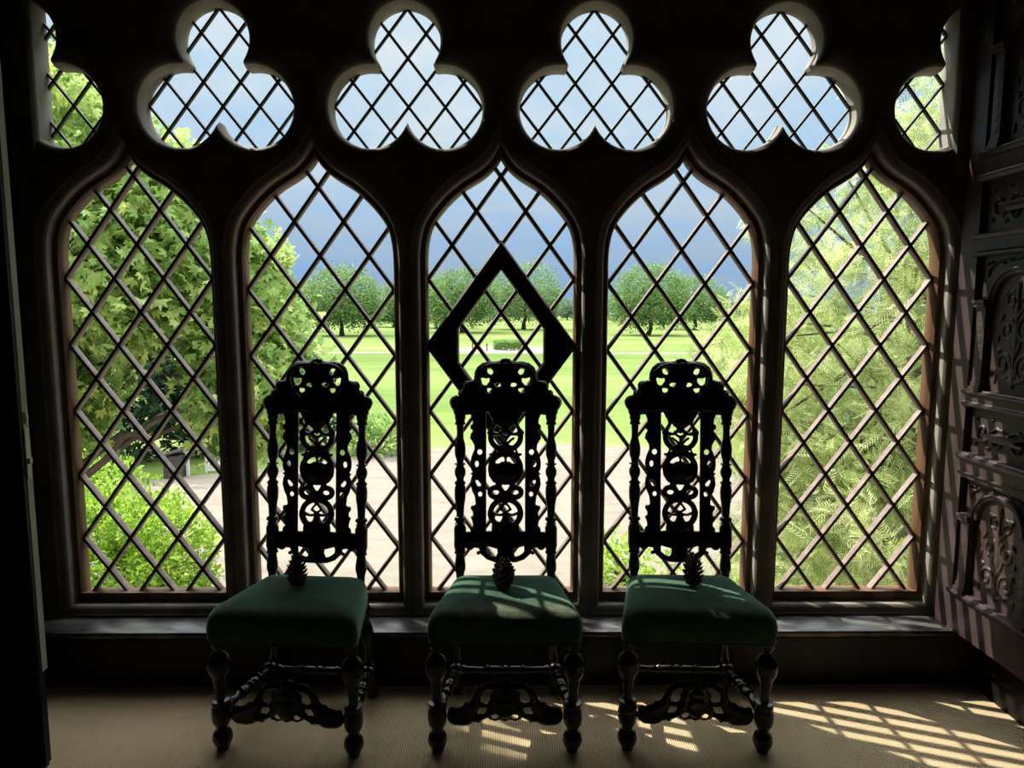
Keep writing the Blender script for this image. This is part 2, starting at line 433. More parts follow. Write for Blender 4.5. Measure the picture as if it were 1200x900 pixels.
# ------------------------------------------------------------------ window geometry
S = .780; HW = .316; ZT = 2.228; ZB = .315
OG = [(.316,-.47),(.316,-.42),(.310,-.352),(.290,-.282),(.236,-.207),(.160,-.136),(.073,-.081),(.022,-.034),(0,0)]
def catmull(p, n=6):
    out = []
    for i in range(len(p)-1):
        a, b_, c, d = p[max(i-1,0)], p[i], p[i+1], p[min(i+2,len(p)-1)]
        for k in range(n):
            t = k/n
            out.append(tuple(.5*((2*b_[q])+(-a[q]+c[q])*t+(2*a[q]-5*b_[q]+4*c[q]-d[q])*t*t+(-a[q]+3*b_[q]-3*c[q]+d[q])*t**3) for q in (0,1)))
    return out+[p[-1]]
OGC = catmull(OG)
def light_contour(cx, d):
    side = []
    for i, (x, z) in enumerate(OGC):
        a = OGC[max(i-1,0)]; c = OGC[min(i+1,len(OGC)-1)]
        tx, tz = c[0]-a[0], c[1]-a[1]; L = math.hypot(tx, tz)
        side.append([x+tz/L*d, ZT+z-tx/L*d])
    x, z = OGC[-1]; a = OGC[-2]; tx, tz = x-a[0], z-a[1]
    k = side[-1][0]/max(-tx, 1e-6)
    side[-1] = [0, side[-1][1]+tz*k]
    side = [[max(p[0],0), p[1]] for p in side]
    nb = 6
    R = [(HW+d, ZB-d)]+[(HW+d, ZB-d+(side[0][1]-ZB+d)*(i/nb)) for i in range(1,nb)]+[tuple(p) for p in side]
    return [(cx+x, z) for x, z in R]+[(cx-x, z) for x, z in R[::-1][1:]]
TZ = dict(top=2.690, low=2.421, mid=2.515)
def tref_R(th, d):
    best = 0
    for cx, cz, r in ((0,TZ['top']-TZ['mid'],.141),(-.152,TZ['low']-TZ['mid'],.160),(.152,TZ['low']-TZ['mid'],.160),(0,.020,.127)):
        r += d; ux, uz = math.cos(th), math.sin(th)
        bq = ux*cx+uz*cz; c = cx*cx+cz*cz-r*r; D = bq*bq-c
        if D >= 0 and bq+math.sqrt(D) > .02: best += (bq+math.sqrt(D))**26
    return best**(1/26)
def tref_contour(cx, d, clip=None, n=300):
    f = lambda th: (cx+tref_R(th,d)*math.cos(th), TZ['mid']+tref_R(th,d)*math.sin(th))
    if clip is None: return [f(PI/2+2*PI*i/n) for i in range(n)]
    side, xc = clip
    xc = xc-side*(d if abs(d-.055) < 1e-6 else d*.25)
    # keep the part of the outline on the window side of the jamb
    ok = lambda th: (f(th)[0]-xc)*side > 0
    a = 0 if side > 0 else PI
    t0 = a
    while ok(t0+.004) and t0 < a+PI: t0 += .004
    t1 = a
    while ok(t1-.004) and t1 > a-PI: t1 -= .004
    m = 170; cur = [f(t1+(t0-t1)*i/m) for i in range(m+1)]
    e0, e1 = cur[-1], cur[0]
    cur[-1] = (xc, e0[1]); cur[0] = (xc, e1[1])
    return cur+[(xc, e0[1]+(e1[1]-e0[1])*i/20) for i in range(1,20)]
LX = [k*S for k in (-2,-1,0,1,2)]
TX = [(k+.5)*S for k in (-3,-2,-1,0,1,2)]
CLIP = {0: (1,-1.895), 5: (-1,1.872)}
LR = [(.064,0),(.061,.003),(.052,.007),(.042,.012),(.035,.018),(.031,.026),(.0295,.034),(.0285,.066),(.024,.067),(.024,.125),(.060,.175)]
TR = [(.050,0),(.046,.002),(.034,.006),(.021,.011),(.012,.017),(.008,.025),(.005,.035),(.002,.048),(0,.058),(0,.118),(.055,.165)]

b = MB()
outer = [(-2.0,.18),(2.04,.18),(2.04,CEIL),(-2.0,CEIL)]
conts = [(lambda d, c=c: light_contour(c,d), LR) for c in LX]+[(lambda d, c=c, i=i: tref_contour(c,d,CLIP.get(i)), TR) for i, c in enumerate(TX)]
for y, pick in ((0, 0), (.175, -1)):
    polys = [[Vector((x,z,0)) for x, z in outer]]
    for fn, rings in conts:
        polys.append([Vector((x,z,0)) for x, z in fn(rings[pick][0])])
    tri = tessellate_polygon(polys)
    flat = [p for q in polys for p in q]
    b.add([(p.x, y, p.y) for p in flat], tri)
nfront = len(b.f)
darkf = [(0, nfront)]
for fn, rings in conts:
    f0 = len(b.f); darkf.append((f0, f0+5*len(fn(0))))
    b.loft([[(x, y if k < len(rings)-1 else .175, z) for x, z in fn(d)] for k, (d, y) in enumerate(rings)])
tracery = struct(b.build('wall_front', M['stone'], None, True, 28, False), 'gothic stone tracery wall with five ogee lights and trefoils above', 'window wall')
tracery.data.materials.append(M['stone_shaded'])  # room-side faces and outer mouldings take the painted-in shade tone
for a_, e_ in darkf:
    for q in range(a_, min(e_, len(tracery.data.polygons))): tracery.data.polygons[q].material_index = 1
bm = bmesh.new(); bm.from_mesh(tracery.data); bmesh.ops.remove_doubles(bm, verts=bm.verts, dist=1e-5)
bmesh.ops.recalc_face_normals(bm, faces=bm.faces); bm.to_mesh(tracery.data); bm.free()
tracery.data.set_sharp_from_angle(angle=math.radians(32))
slab('wall_outer_left', (-8,.0,-4.3), (-2.0,.175,6), M['stone'], 'outer stone face of the house left of the window', 'wall')
slab('wall_outer_right', (2.04,.25,-4.3), (8,.35,6), M['stone'], 'outer stone face of the house right of the window', 'wall')
slab('wall_outer_below', (-2.0,.0,-4.3), (2.04,.175,.18), M['stone'], 'outer stone face of the house below the window', 'wall')
slab('wall_outer_above', (-2.0,.0,CEIL+.1), (2.04,.175,6), M['stone'], 'outer stone face of the house above the window', 'wall')

def inside(poly, x, z):
    c = False; j = len(poly)-1
    for i in range(len(poly)):
        xi, zi = poly[i]; xj, zj = poly[j]
        if (zi > z) != (zj > z) and x < (xj-xi)*(z-zi)/(zj-zi)+xi: c = not c
        j = i
    return c
def bars(mb, poly, cx, z0, dx, dz, wd, y0, y1, chamfer=.3, skip=None):
    """diagonal lattice clipped to the opening; z0 = height of a crossing on the axis"""
    zs = [p[1] for p in poly]
    for sgn in (1,-1):
        L = math.hypot(dx, dz); ux, uz = sgn*dx/L, dz/L; nx_, nz_ = -uz, ux
        for k in range(-14, 15):
            oz = z0+k*dz*2
            pts = []; st = .004; run = []
            t = -2.6
            while t < 2.6:
                x, z = cx+ux*t, oz+uz*t
                if inside(poly, x, z) and not (skip and skip(x, z)): run.append(t)
                elif run:
                    pts.append((run[0]-.012, run[-1]+.012)); run = []
                t += st
            for a, e in pts:
                if e-a < .04: continue
                h = wd/2; hc = h*(1-chamfer)
                sec = [(-hc,y0),(hc,y0),(h,y0+(y1-y0)*.35),(h,y0+(y1-y0)*.65),(hc,y1),(-hc,y1),(-h,y0+(y1-y0)*.65),(-h,y0+(y1-y0)*.35)]
                rings = []
                for t in (a, e):
                    c0, c1 = cx+ux*t, oz+uz*t
                    rings.append([(c0+nx_*q, y, c1+nz_*q) for q, y in sec])
                mb.loft(rings)
GY = .106
def pane(poly, parent):
    g = MB(); tri = tessellate_polygon([[Vector((x,z,0)) for x, z in poly]])
    g.add([(x, GY, z) for x, z in poly], tri)
    return g.build('glass_pane', M['glass'], parent, False)
wnames = ['leftmost', 'second from left', 'middle', 'fourth from left', 'rightmost']
looks = ['tall ogee window light filled with broad-leaved green tree, at the far left', 'tall ogee window light behind the left chair',
         'tall ogee window light with a dark diamond casement, behind the middle chair', 'tall ogee window light behind the right chair',
         'tall ogee window light filled with feathery tree, beside the carved panelling']
Z0, DX, DZ = (2.158, 2.112, 2.158, 2.139, 2.160), .2107/2, .2885/2
for i, c in enumerate(LX):
    root = bpy.data.objects.new('window_%d' % (i+1), None); COL.objects.link(root); root.location = (c, .09, ZB)
    struct(root, looks[i], 'window')
    inv = Matrix.Translation(Vector((-c, -.09, -ZB)))
    # timber frame
    b = MB()
    prof = [(.0245,.066),(.020,.062),(.008,.064),(.002,.078),(0,.094),(0,.125),(.0245,.13)]
    b.loft([[(x, y, z) for x, z in light_contour(c, d)] for d, y in prof])
    # bottom rail stands a little deeper
    b.box((c-HW-.02,.063,ZB-.024), (c+HW+.02,.128,ZB+.012))
    fr = b.build('timber_frame', M['timber'], root, True, 35); fr.data.transform(inv)
    poly = light_contour(c, .004)
    b = MB(); bars(b, poly, c, Z0[i], DX, DZ, .0185, .090, .124)
    lt = b.build('lattice_bars', M['bar_wood'], root, True, 35); lt.data.transform(inv)
    if i == 2:
        zc = Z0[i]-5*DZ; hw_, hh_ = 3*DX-.002, 3*DZ; tkn = .062
        def dia(a, h): return [(0,zc+h),(a,zc),(0,zc-h),(-a,zc)]
        L = math.hypot(hw_, hh_); k = 1-tkn*L/(hw_*hh_)
        a, h = hw_*k, hh_*k; vx = .185
        zz = h*(1-vx/a)
        inn = [(0,zc+h),(vx,zc+zz),(vx,zc-zz),(0,zc-h),(-vx,zc-zz),(-vx,zc+zz)]
        ko = 1+.012*L/(hw_*hh_)
        ho = hh_*ko
        out = [(0,zc+ho),(HW-.002,zc+.022),(HW-.002,zc-.022),(0,zc-ho),(-HW+.002,zc-.022),(-HW+.002,zc+.022)]
        b = MB()
        def off(pp, s): return [(x*s, zc+(z-zc)*s) for x, z in pp]
        rr = [(out,.13),(out,.072),(off(out,.975),.062),(off(inn,1.03),.062),(inn,.072),(inn,.13),(out,.13)]
        b.loft([[(c+x, y, z) for x, z in q] for q, y in rr])
        cs = b.build('diamond_casement', M['casement'], root, False); cs.data.transform(inv)
        cs['label'] = 'dark brown diamond-shaped opening casement frame'
    if i == 2:
        b = MB(); x = HW-.022
        b.tube([(x,.075,ZB+.012),(x-.004,.060,ZB+.026),(x-.018,.054,ZB+.030),(x-.030,.056,ZB+.020),(x-.022,.060,ZB+.010)], [.006,.006,.006,.005,.004], 8)
        b.ball((x-.002,.062,ZB+.010), (.012,.010,.012))
        la = b.build('window_latch', M['casement'], root); la.data.transform(inv); la['label'] = 'small dark curled window latch'
    gp = pane(light_contour(c, .002), root); gp.data.transform(inv)
tl = ['half trefoil window cut off by the left jamb', 'leftmost full trefoil window with foliage at its lower left', 'second full trefoil window, above and right of the left chair',
      'third full trefoil window, above and right of the middle chair', 'rightmost full trefoil window, above and right of the right chair', 'half trefoil window beside the carved panelling']
for i, c in enumerate(TX):
    root = bpy.data.objects.new('window_%d' % (i+6), None); COL.objects.link(root); root.location = (c, .09, 2.26)
    struct(root, tl[i], 'window')
    inv = Matrix.Translation(Vector((-c, -.09, -2.26)))
    poly = tref_contour(c, .003, CLIP.get(i))
    b = MB(); bars(b, poly, c, 2.640, .0775, .0985, .0125, .098, .114)
    lt = b.build('lead_lattice', M['lead'], root, True, 35); lt.data.transform(inv)
    gp = pane(tref_contour(c, .002, CLIP.get(i)), root); gp.data.transform(inv)

# ------------------------------------------------------------------ open door at the left
door = thing('door_1', 'open black door seen nearly edge-on at the far left', 'door', (-1.58,-.64,0))
door['kind'] = 'structure'
b = MB()
b.box((-1.0,-.022,.006), (-.012,.022,2.9)); b.box((-.012,-.022,.006), (0,-.006,2.9))
for z0, z1 in ((.2,.9),(1.05,1.9),(2.05,2.75)):
    b.box((-.85,-.03,z0), (-.16,-.022,z1))
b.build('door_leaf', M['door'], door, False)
b = MB(); b.box((-.012,-.006,.35), (.001,.020,2.9)); b.build('lit_edge', M['door_edge_lit'], door, False)  # pale strip paints the window light; it stops where shade begins below
b = MB(); b.box((.001,-.006,1.03), (.004,.016,1.20)); b.box((.001,-.002,1.08),(.012,.010,1.10))
b.ball((.003,.006,1.235), (.006,.009,.022)); pl = b.build('lock_plate', M['plate'], door, True); pl['label'] = 'pale worn lock plate on the door edge'
b = MB(); b.lathe((-.085,-.022,1.245), (-.085,-.085,1.245), [(0,.026),(.1,.026),(.12,.010),(.5,.010),(.6,.022),(.8,.028),(.95,.020),(1,.006)])
b.build('door_knob', M['brass'], door)

# ------------------------------------------------------------------ carved oak panelling on the right
pan = thing('wall_panelling', 'dark carved oak panelling with arches and pilasters, right of the window', 'panelling', (1.98,-.005,.24))
PX, PY, PZ = 1.98, -.005, .24
def pbox(mb, u0, u1, z0, z1, x0, x1=1.99):   # u = distance from the window along the panelling
    mb.box((x0-PX, -u1-PY, z0-PZ), (x1-PX, -u0-PY, z1-PZ))
UE = 1.32
b = MB(); pbox(b, .01, UE, .24, 3.04, 1.945, 2.035); b.build('backboard', M['oak_panel'], pan, False)
for u0, u1 in ((.012,.115),(.55,.64),(1.08,1.17)):
    b = MB(); pbox(b, u0, u1, .24, 3.04, 1.922); b.build('stile', M['oak_panel'], pan, False)
def rail(z0, z1, x0=1.922):
    b = MB(); pbox(b, .115, .55, z0, z1, x0); pbox(b, .64, 1.08, z0, z1, x0)
    b.build('rail', M['oak_panel'], pan, False)
def mould(z, h, x0):
    b = MB()
    for a, e in ((.10,.56),(.63,1.09)):
        pr = [(1.95,z-h),(x0+.012,z-h),(x0+.004,z-h*.5),(x0,z),(x0,z+h*.4),(x0+.010,z+h*.6),(x0+.014,z+h),(1.95,z+h)]
        b.loft([[(x-PX,-a-PY,q-PZ) for x, q in pr], [(x-PX,-e-PY,q-PZ) for x, q in pr]])
    b.build('moulding', M['oak_panel'], pan, True, 35)
for z0, z1 in ((.24,.40),(.905,.985),(1.205,1.255),(1.83,1.885),(2.115,2.20),(2.80,3.04)): rail(z0, z1)
for z, h, x0 in ((.41,.016,1.905),(.925,.010,1.912),(.995,.016,1.902),(1.212,.012,1.908),(1.262,.012,1.906),(1.818,.010,1.910),(1.888,.012,1.906),(2.118,.014,1.904),(2.21,.014,1.906)): mould(z, h, x0)
def relief_panel(name, u0, z0, w_, h_, solids, bounds, depth, cx=None, w=10, step=5):
    """drawing units: bounds box is scaled to the panel's width and height"""
    b = MB(); X0, X1, Y0, Y1 = bounds
    def to3(a, c, h):
        return (1.9455-depth*h-PX, -(u0+(a-X0)/(X1-X0)*w_)-PY, z0+(Y1-c)/(Y1-Y0)*h_-PZ)
    carve(b, solids, [], bounds, step, to3, w, cx, back=False)
    return b.build(name, M['oak_panel'], pan, True, 60)
def arch_relief():
    s = []
    # candelabrum foliage, left half mirrored about x=150 in a 300 x 520 field
    s += [('s', [(150,500),(150,120)], [14,8]), ('s', spiral((85,420),55,10,80,-420), 9), ('s', [(150,490),(110,480),(85,475)], [12,10,9]),
          ('s', spiral((95,285),48,9,-60,420), 8), ('s', [(150,390),(125,350),(118,325)], [12,10,8]),
          ('s', spiral((110,170),34,8,-80,-480), 7), ('s', [(150,240),(128,215),(112,204)], 8),
          ('e', (150,330), 24, 34), ('e', (150,200), 18, 28), ('e', (150,455), 30, 26), ('e', (150,110), 16, 24),
          ('p', [(40,350),(70,360),(60,395),(30,385)]), ('p', [(45,230),(75,215),(66,250),(35,262)]), ('p', [(62,130),(95,125),(88,150),(66,160)]),
          ('e', (85,420), 10, 10), ('e', (95,285), 10, 10), ('e', (36,480), 14, 22), ('e', (40,320), 10, 20)]
    return s
def spandrel():
    return [('s', spiral((40,40),30,6,0,400), 6), ('s', [(70,40),(100,25),(150,14)], [8,6,4]), ('e', (110,45), 14, 10), ('s', [(150,14),(175,30),(200,20)], 5),
            ('s', [(40,72),(30,110),(28,140)], [8,6,4]), ('e', (150,30), 10, 8)]
for ub in (.13, .655):
    for zb, zt, zcap in ((.43,.90,.745),(1.275,1.805,1.625),(2.225,2.795,2.60)):
        w_ = .405; uc = ub+w_/2; rad = .128
        relief_panel('foliage_relief', uc-rad+.004, zb+.012, 2*rad-.008, zcap+rad*.75-zb-.012, arch_relief(), (0,300,80,520), .008, 150, 14, 5)
        relief_panel('spandrel_relief', ub+.004, zt-.085, w_-.008, .08, spandrel(), (0,400,0,150), .010, 200, 7, 6)
        # arch moulding
        b = MB(); n = 18; rings = []
        for i in range(n+1):
            a = PI*i/n
            sec = [(rad+.020,1.946),(rad+.018,1.928),(rad+.010,1.924),(rad+.006,1.930),(rad-.002,1.930),(rad-.008,1.934),(rad-.010,1.946)]
            rings.append([(x-PX, -(uc+math.cos(a)*r)-PY, zcap+math.sin(a)*r*.92-PZ) for r, x in sec])
        b.loft(rings, False); b.build('arch', M['oak_panel'], pan, True, 35)
        for up in (ub+.006, ub+w_-.066):
            b = MB()
            pbox(b, up+.006, up+.054, zb+.045, zcap-.03, 1.921)
            pbox(b, up, up+.06, zb-.006, zb+.012, 1.910); pbox(b, up+.003, up+.057, zb+.012, zb+.030, 1.916); pbox(b, up+.005, up+.055, zb+.030, zb+.045, 1.920)
            pbox(b, up+.003, up+.057, zcap-.03, zcap-.018, 1.918); pbox(b, up, up+.06, zcap-.018, zcap-.002, 1.908); pbox(b, up-.003, up+.063, zcap-.002, zcap+.010, 1.902)
            nz = int((zcap-zb-.10)/.045)
            pil = b.build('pilaster', M['oak_panel'], pan, False)
            b = MB()
            for q in range(nz):
                zz = zb+.07+q*.045
                b.ball((1.921-PX, -(up+.03)-PY, zz-PZ), (.002,.020,.021), 10, 6)
            b.build('scale_carving', M['oak_panel'], pil, True)
    for zb, zt in ((1.012,1.200),(1.90,2.105)):
        hz = (zt-zb)
        fs = [('s', spiral((60,75),42,8,0,420), 7), ('s', [(102,75),(140,50),(180,60),(200,75)], [8,7,6,6]), ('s', spiral((150,100),26,6,180,-200), 6),
              ('e', (20,30), 14, 9), ('e', (20,120), 14, 9), ('e', (110,25), 16, 8), ('e', (95,128), 18, 8)]
        relief_panel('frieze_relief', ub+.01, zb+.01, .385, hz-.02, fs, (0,400,0,150), .011, 200, 8, 6)
        b = MB()
        pr = [(1.946,-.020),(1.936,-.020),(1.930,-.006),(1.908,-.002),(1.902,.002),(1.902,.010),(1.946,.014)]
        zc = (zb+zt)/2-.01
        b.loft([[(x-PX,-(ub+.11)-PY,zc+q-PZ) for x, q in pr], [(x-PX,-(ub+.29)-PY,zc+q-PZ) for x, q in pr]])
        b.f += [tuple(range(7)), tuple(range(13,6,-1))]
        b.build('raised_bar', M['oak_panel'], pan, True, 35)

# ------------------------------------------------------------------ the chairs
K = .000513           # drawing unit of the carved back, metres
YB, RK = .323, .10    # back plane at z = .5, and its rake
def bk(cx, cy, h, t=.016):
    z = 1.4336-cy*.0005125
    return ((cx-601)*K, YB+RK*(z-.5)-t*h, z)
def ring_(c, rx, ry, a0, a1, r): return ('s', arc(c, rx, ry, a0, a1, 22), r)

def make_chair(label, loc, rz, grp):
    root = thing('high_back_chair', label, 'chair', loc, rz, grp)
    # ---- crest
    crest = [('p', [(601,66),(572,68),(556,84),(520,90),(470,88),(420,100),(378,132),(357,178),(352,232),(330,238),(302,244),(275,252),(264,270),(264,296),(274,318),
                    (248,324),(240,348),(204,356),(176,376),(165,408),(172,445),(190,470),(200,505),(214,530),(275,530),(292,508),(328,506),(335,500),(450,490),(601,500)]),
             ('e', (304,278), 40, 38), ('e', (262,340), 34, 30), ('e', (220,410), 58, 54), ('e', (238,478), 46, 48), ('e', (244,520), 34, 24)]
    ch = [('p', [(456,150),(486,146),(506,172),(496,190),(474,190),(460,176)]), ('p', [(408,214),(440,224),(476,222),(472,250),(448,276),(420,268),(412,240)]),
          ('e', (542,272), 29, 14), ('p', [(455,298),(512,304),(484,334),(460,326)])]
    b = MB(); carve(b, crest, ch, (150,1052,55,545), 6, lambda a, c, h: bk(a, c, h, .020), 30, 601)
    for sx_ in (-1,1):                                   # rolled shoulders and relief on the crest
        for cx, cy, r in ((205,410,38),(300,280,30),(255,345,24)):
            p = bk(601+sx_*(cx-601), cy, 0); b.ball(p, (r*K, .024, r*K), 12, 8)
        b.tube([bk(601+sx_*(x-601), y, 1, .022) for x, y in ((560,110),(500,112),(440,130),(395,170),(382,225),(400,290),(450,350),(520,400))], [.006,.008,.009,.009,.009,.009,.008,.006], 8)
    b.ball(bk(601,200,1,.018), (.028,.010,.055), 12, 8)
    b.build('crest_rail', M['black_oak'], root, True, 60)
    # ---- carved side bands
    sb_ = [('p', [(325,500),(340,540),(345,575),(326,588),(324,612),(346,632),(328,655),(322,690),(338,712),(354,740),(358,775),(346,800),(333,835),(325,870),(325,905),(332,940),(350,952),(324,964),(342,980),
                  (330,1000),(325,1050),(340,1105),(358,1140),(366,1200),(362,1212),(332,1216),(326,1238),(344,1264),(346,1290),(326,1306),(338,1332),(346,1372),(328,1392),(324,1425),(450,1430),(450,460),(330,470)])]
    shh = [('e', (399,797), 19, 21), ('e', (376,890), 15, 24), ('p', [(366,1012),(384,1020),(410,1050),(405,1066),(382,1062),(368,1036)]), ('e', (402,1126), 16, 19)]
    b = MB(); carve(b, sb_, shh, (315,460,455,1435), 6, lambda a, c, h: bk(a, c, h, .014), 20)
    for s_ in (-1,1):
        o = b.build('side_band', M['black_oak'], root, True, 60) if s_ < 0 else None
        if o is None:
            b2 = MB(); b2.v = [(-x, y, z) for x, y, z in b.v]; b2.f = b.f; b2.build('side_band', M['black_oak'], root, True, 60)
    # ---- pierced centre splat
    sp = [('p', [(470,430),(468,495),(486,530),(505,548),(530,545),(556,562),(566,600),(572,640),(601,655),(601,430)]),
          ('s', [(512,540),(520,570),(500,612),(480,645)], [17,15,16,22]), ('s', [(476,648),(520,655),(560,658)], [20,16,10]), ('s', [(560,640),(572,668),(601,676)], [12,10,8]),
          ring_((601,680), 117, 100, 90, 190, 22),
          ('s', [(601,785),(601,690)], 9), ('s', [(601,745),(560,705),(540,690)], 10), ('s', [(601,690),(578,672)], 8), ('s', [(601,745),(530,752)], 7),
          ('s', [(601,790),(560,800),(520,815)], [20,14,12]), ('e', (490,816), 18, 12), ('s', [(520,780),(500,830),(520,850)], [8,10,8]),
          ring_((601,925), 117, 114, 180, 270, 22),
          ('p', [(601,868),(570,872),(545,886),(520,882),(492,905),(466,905),(462,940),(470,985),(500,1030),(540,1052),(601,1055)]), ('s', [(601,808),(601,870)], 9), ('e', (601,838), 15, 12),
          ring_((525,1112), 46, 38, 0, 360, 21), ('s', [(540,1040),(575,1095),(601,1125)], [16,14,14]), ('s', [(601,1125),(560,1150),(545,1165)], [18,18,16]),
          ring_((601,1275), 117, 108, 180, 270, 22), ring_((601,1275), 117, 108, 90, 185, 24), ('s', [(601,1145),(601,1195)], 9),
          ('s', [(601,1195),(580,1218),(560,1245),(590,1262),(601,1285)], 9), ('s', [(500,1270),(545,1290),(580,1285)], 11),
          ('p', [(500,1345),(530,1330),(555,1345),(570,1320),(580,1290),(601,1275),(601,1430),(490,1430),(492,1380)])]
    sph = [('e', (544,1318), 20, 20)]
    b = MB(); carve(b, sp, sph, (455,748,425,1435), 5, lambda a, c, h: bk(a, c, h, .014), 16, 601)
    b.ball(bk(601,960,1,.010), (.055,.014,.036), 12, 8); b.ball(bk(601,520,1,.010), (.045,.014,.05), 12, 8); b.ball(bk(601,1380,1,.010), (.04,.012,.03), 12, 8)
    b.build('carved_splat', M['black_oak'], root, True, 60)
    # ---- lower back rail with pierced apron
    lr = [('p', [(270,1420),(601,1410),(601,1565),(560,1560),(500,1545),(450,1530),(285,1528)]), ('e', (322,1530), 36, 34), ('e', (376,1525), 26, 22),
          ('s', [(420,1530),(430,1580),(465,1616),(520,1636),(601,1640)], [36,27,24,23,24]), ('e', (388,1586), 15, 14), ('s', [(388,1586),(415,1578)], 9), ('p', [(540,1550),(601,1550),(601,1650),(530,1630),(528,1590)])]
    lrh = [('p', [(455,1536),(500,1552),(544,1572),(536,1590),(524,1616),(486,1602),(456,1578)])]
    b = MB(); carve(b, lr, lrh, (265,937,1405,1670), 6, lambda a, c, h: bk(a, c, h, .016), 24, 601)
    b.build('lower_back_rail', M['black_oak'], root, True, 60)
    # ---- turned back posts
    prof = [(505,34),(530,38),(545,32),(560,30),(570,36),(580,36),(588,24),(640,21),(690,23),(735,34),(770,38),(820,36),(860,24),(880,22),(886,38),(894,38),(900,24),(912,26),(930,36),(955,39),(980,34),
            (1002,24),(1020,24),(1032,37),(1044,38),(1050,30),(1070,36),(1100,39),(1160,37),(1200,30),(1250,26),(1300,24),(1310,38),(1325,42),(1336,32),(1346,28),(1356,38),(1366,30),(1376,38),(1392,42),
            (1530,42),(1546,38),(1570,34),(1578,40),(1588,38),(1596,28),(1640,33),(1670,37),(1710,37),(1745,27),(1790,24),(1900,24)]
    for s_ in (-1,1):
        zt, zb = 1.4336-505*.0005125, 1.4336-1900*.0005125
        x = s_*(601-245)*K
        b = MB(); b.lathe((x, YB+RK*(zt-.5), zt), (x, YB+RK*(zb-.5), zb), [((y-505)/1395, (r*1.08+3)*K) for y, r in prof], 14)
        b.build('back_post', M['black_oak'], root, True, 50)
    # ---- seat
    def outline(inset, n=9):
        fw, rw, y0, y1, cr = .268-inset, .213-inset, -.046+inset, .330-inset, .035
        pts = []
        for (cx, cy, a0) in ((fw-cr*.9, y0+cr, -90), (rw-cr, y1-cr, 0), (-rw+cr, y1-cr, 90), (-fw+cr*.9, y0+cr, 180)):
            for i in range(n):
                a = math.radians(a0+90*i/(n-1)); pts.append((cx+cr*math.cos(a), cy+cr*math.sin(a)))
        return pts
    def lerp_ring(t, z):
        o = outline(.030); c = (0,.14)
        return [(c[0]+(x-c[0])*t, c[1]+(y-c[1])*t, z) for x, y in o]
    b = MB(); rings = []
    for ins, z in ((.012,.424),(.002,.427),(-.001,.44),(-.003,.46),(-.002,.485),(.001,.503),(.006,.517),(.014,.529),(.023,.537)):
        rings.append([(x, y, z) for x, y in outline(ins)])
    for t, z in ((1,.5415),(.9,.5475),(.75,.553),(.55,.5575),(.3,.560),(.08,.5605)): rings.append(lerp_ring(t, z))
    b.loft(rings); n = len(rings[0]); b.f.append(tuple(range(n))[::-1]); b.f.append(tuple((len(rings)-1)*n+i for i in range(n)))
    st = b.build('seat', M['velvet'], root, True, 70)
    st['label'] = 'green velvet upholstered seat'
    b = MB(); b.tube([(x, y, .427) for x, y in outline(.0005)], .0028, 6, True); b.build('seat_piping', M['piping'], st)
    # ---- front legs
    fl = [(80,46),(110,49),(140,47),(165,30),(185,32),(200,52),(225,72),(250,80),(290,80),(320,72),(350,55),(368,46),(380,48),(420,40),(500,31),(512,36),(518,62),(530,66),(545,62),(556,58),
          (566,64),(600,68),(640,68),(670,62),(690,50),(712,38),(724,38),(742,60),(770,70),(795,70),(820,60),(840,48),(864,40)]
    for s_ in (-1,1):
        b = MB(); b.lathe((s_*.247,0,.43), (s_*.244,0,.001), [((y-80)/784, r*.000507) for y, r in fl], 16)
        b.build('front_leg', M['black_oak'], root, True, 50)
    # ---- rear legs
    rl_ = [(0,.024),(.10,.024),(.16,.030),(.22,.024),(.26,.017),(.30,.026),(.38,.033),(.46,.028),(.52,.019),(.56,.019),(.60,.024),(.66,.028),(.74,.028),(.78,.024),(.82,.020),(.88,.026),(.94,.027),(1,.02)]
    for s_ in (-1,1):
        b = MB(); b.lathe((s_*.186,.318,.47), (s_*.205,.378,.001), [(t, r*.98) for t, r in rl_], 14)
        b.build('rear_leg', M['black_oak'], root, True, 50)
    # ---- stretchers
    tn = [(0,.016),(.04,.020),(.08,.021),(.11,.014),(.14,.016),(.22,.013),(.30,.018),(.31,.022),(.325,.022),(.335,.015),(.35,.018),(.44,.018),(.46,.013),(.48,.019),(.5,.021)]
    tn = tn+[(1-t, r) for t, r in tn[::-1][1:]]
    b = MB(); b.lathe((-.2,.330,.128), (.2,.330,.128), [(t, r*.98) for t, r in tn], 12); b.build('rear_stretcher', M['black_oak'], root, True, 50)
    for s_ in (-1,1):
        b = MB(); b.lathe((s_*.238,.015,.150), (s_*.203,.330,.134), [(t, r*1.1) for t, r in tn], 12)
        b.ball((s_*.203,.318,.140), (.031,.031,.025), 16, 10); b.ball((s_*.236,.03,.15), (.022,.026,.024), 12, 8)
        b.build('side_stretcher', M['black_oak'], root, True, 50)
    # ---- carved front stretcher (drawn about x = 617)
    fs = [('p', [(617,254),(592,256),(574,264),(564,286),(540,296),(532,316),(528,345),(500,380),(512,420),(490,450),(478,500),(500,530),(545,545),(580,535),(617,550)]),
          ('s', [(570,302),(530,300),(480,308),(440,335),(420,375),(408,420),(370,462),(330,495),(270,515)], [24,24,25,26,27,32,44,58,60]),
          ('e', (252,512), 50, 54), ('e', (310,530), 90, 48), ('e', (345,438), 26, 20), ('e', (240,470), 28, 20), ('s', [(380,520),(430,525),(480,505)], [34,26,20]), ('e', (430,535), 25, 22),
          ('s', [(440,432),(480,432),(510,430)], 18), ('s', [(400,400),(420,440),(410,500)], [20,20,24])]
    fh = [('e', (546,517), 24, 18), ('p', [(444,380),(476,346),(512,384),(500,416),(478,426),(446,418)]), ('p', [(414,500),(440,448),(486,462),(468,500)])]
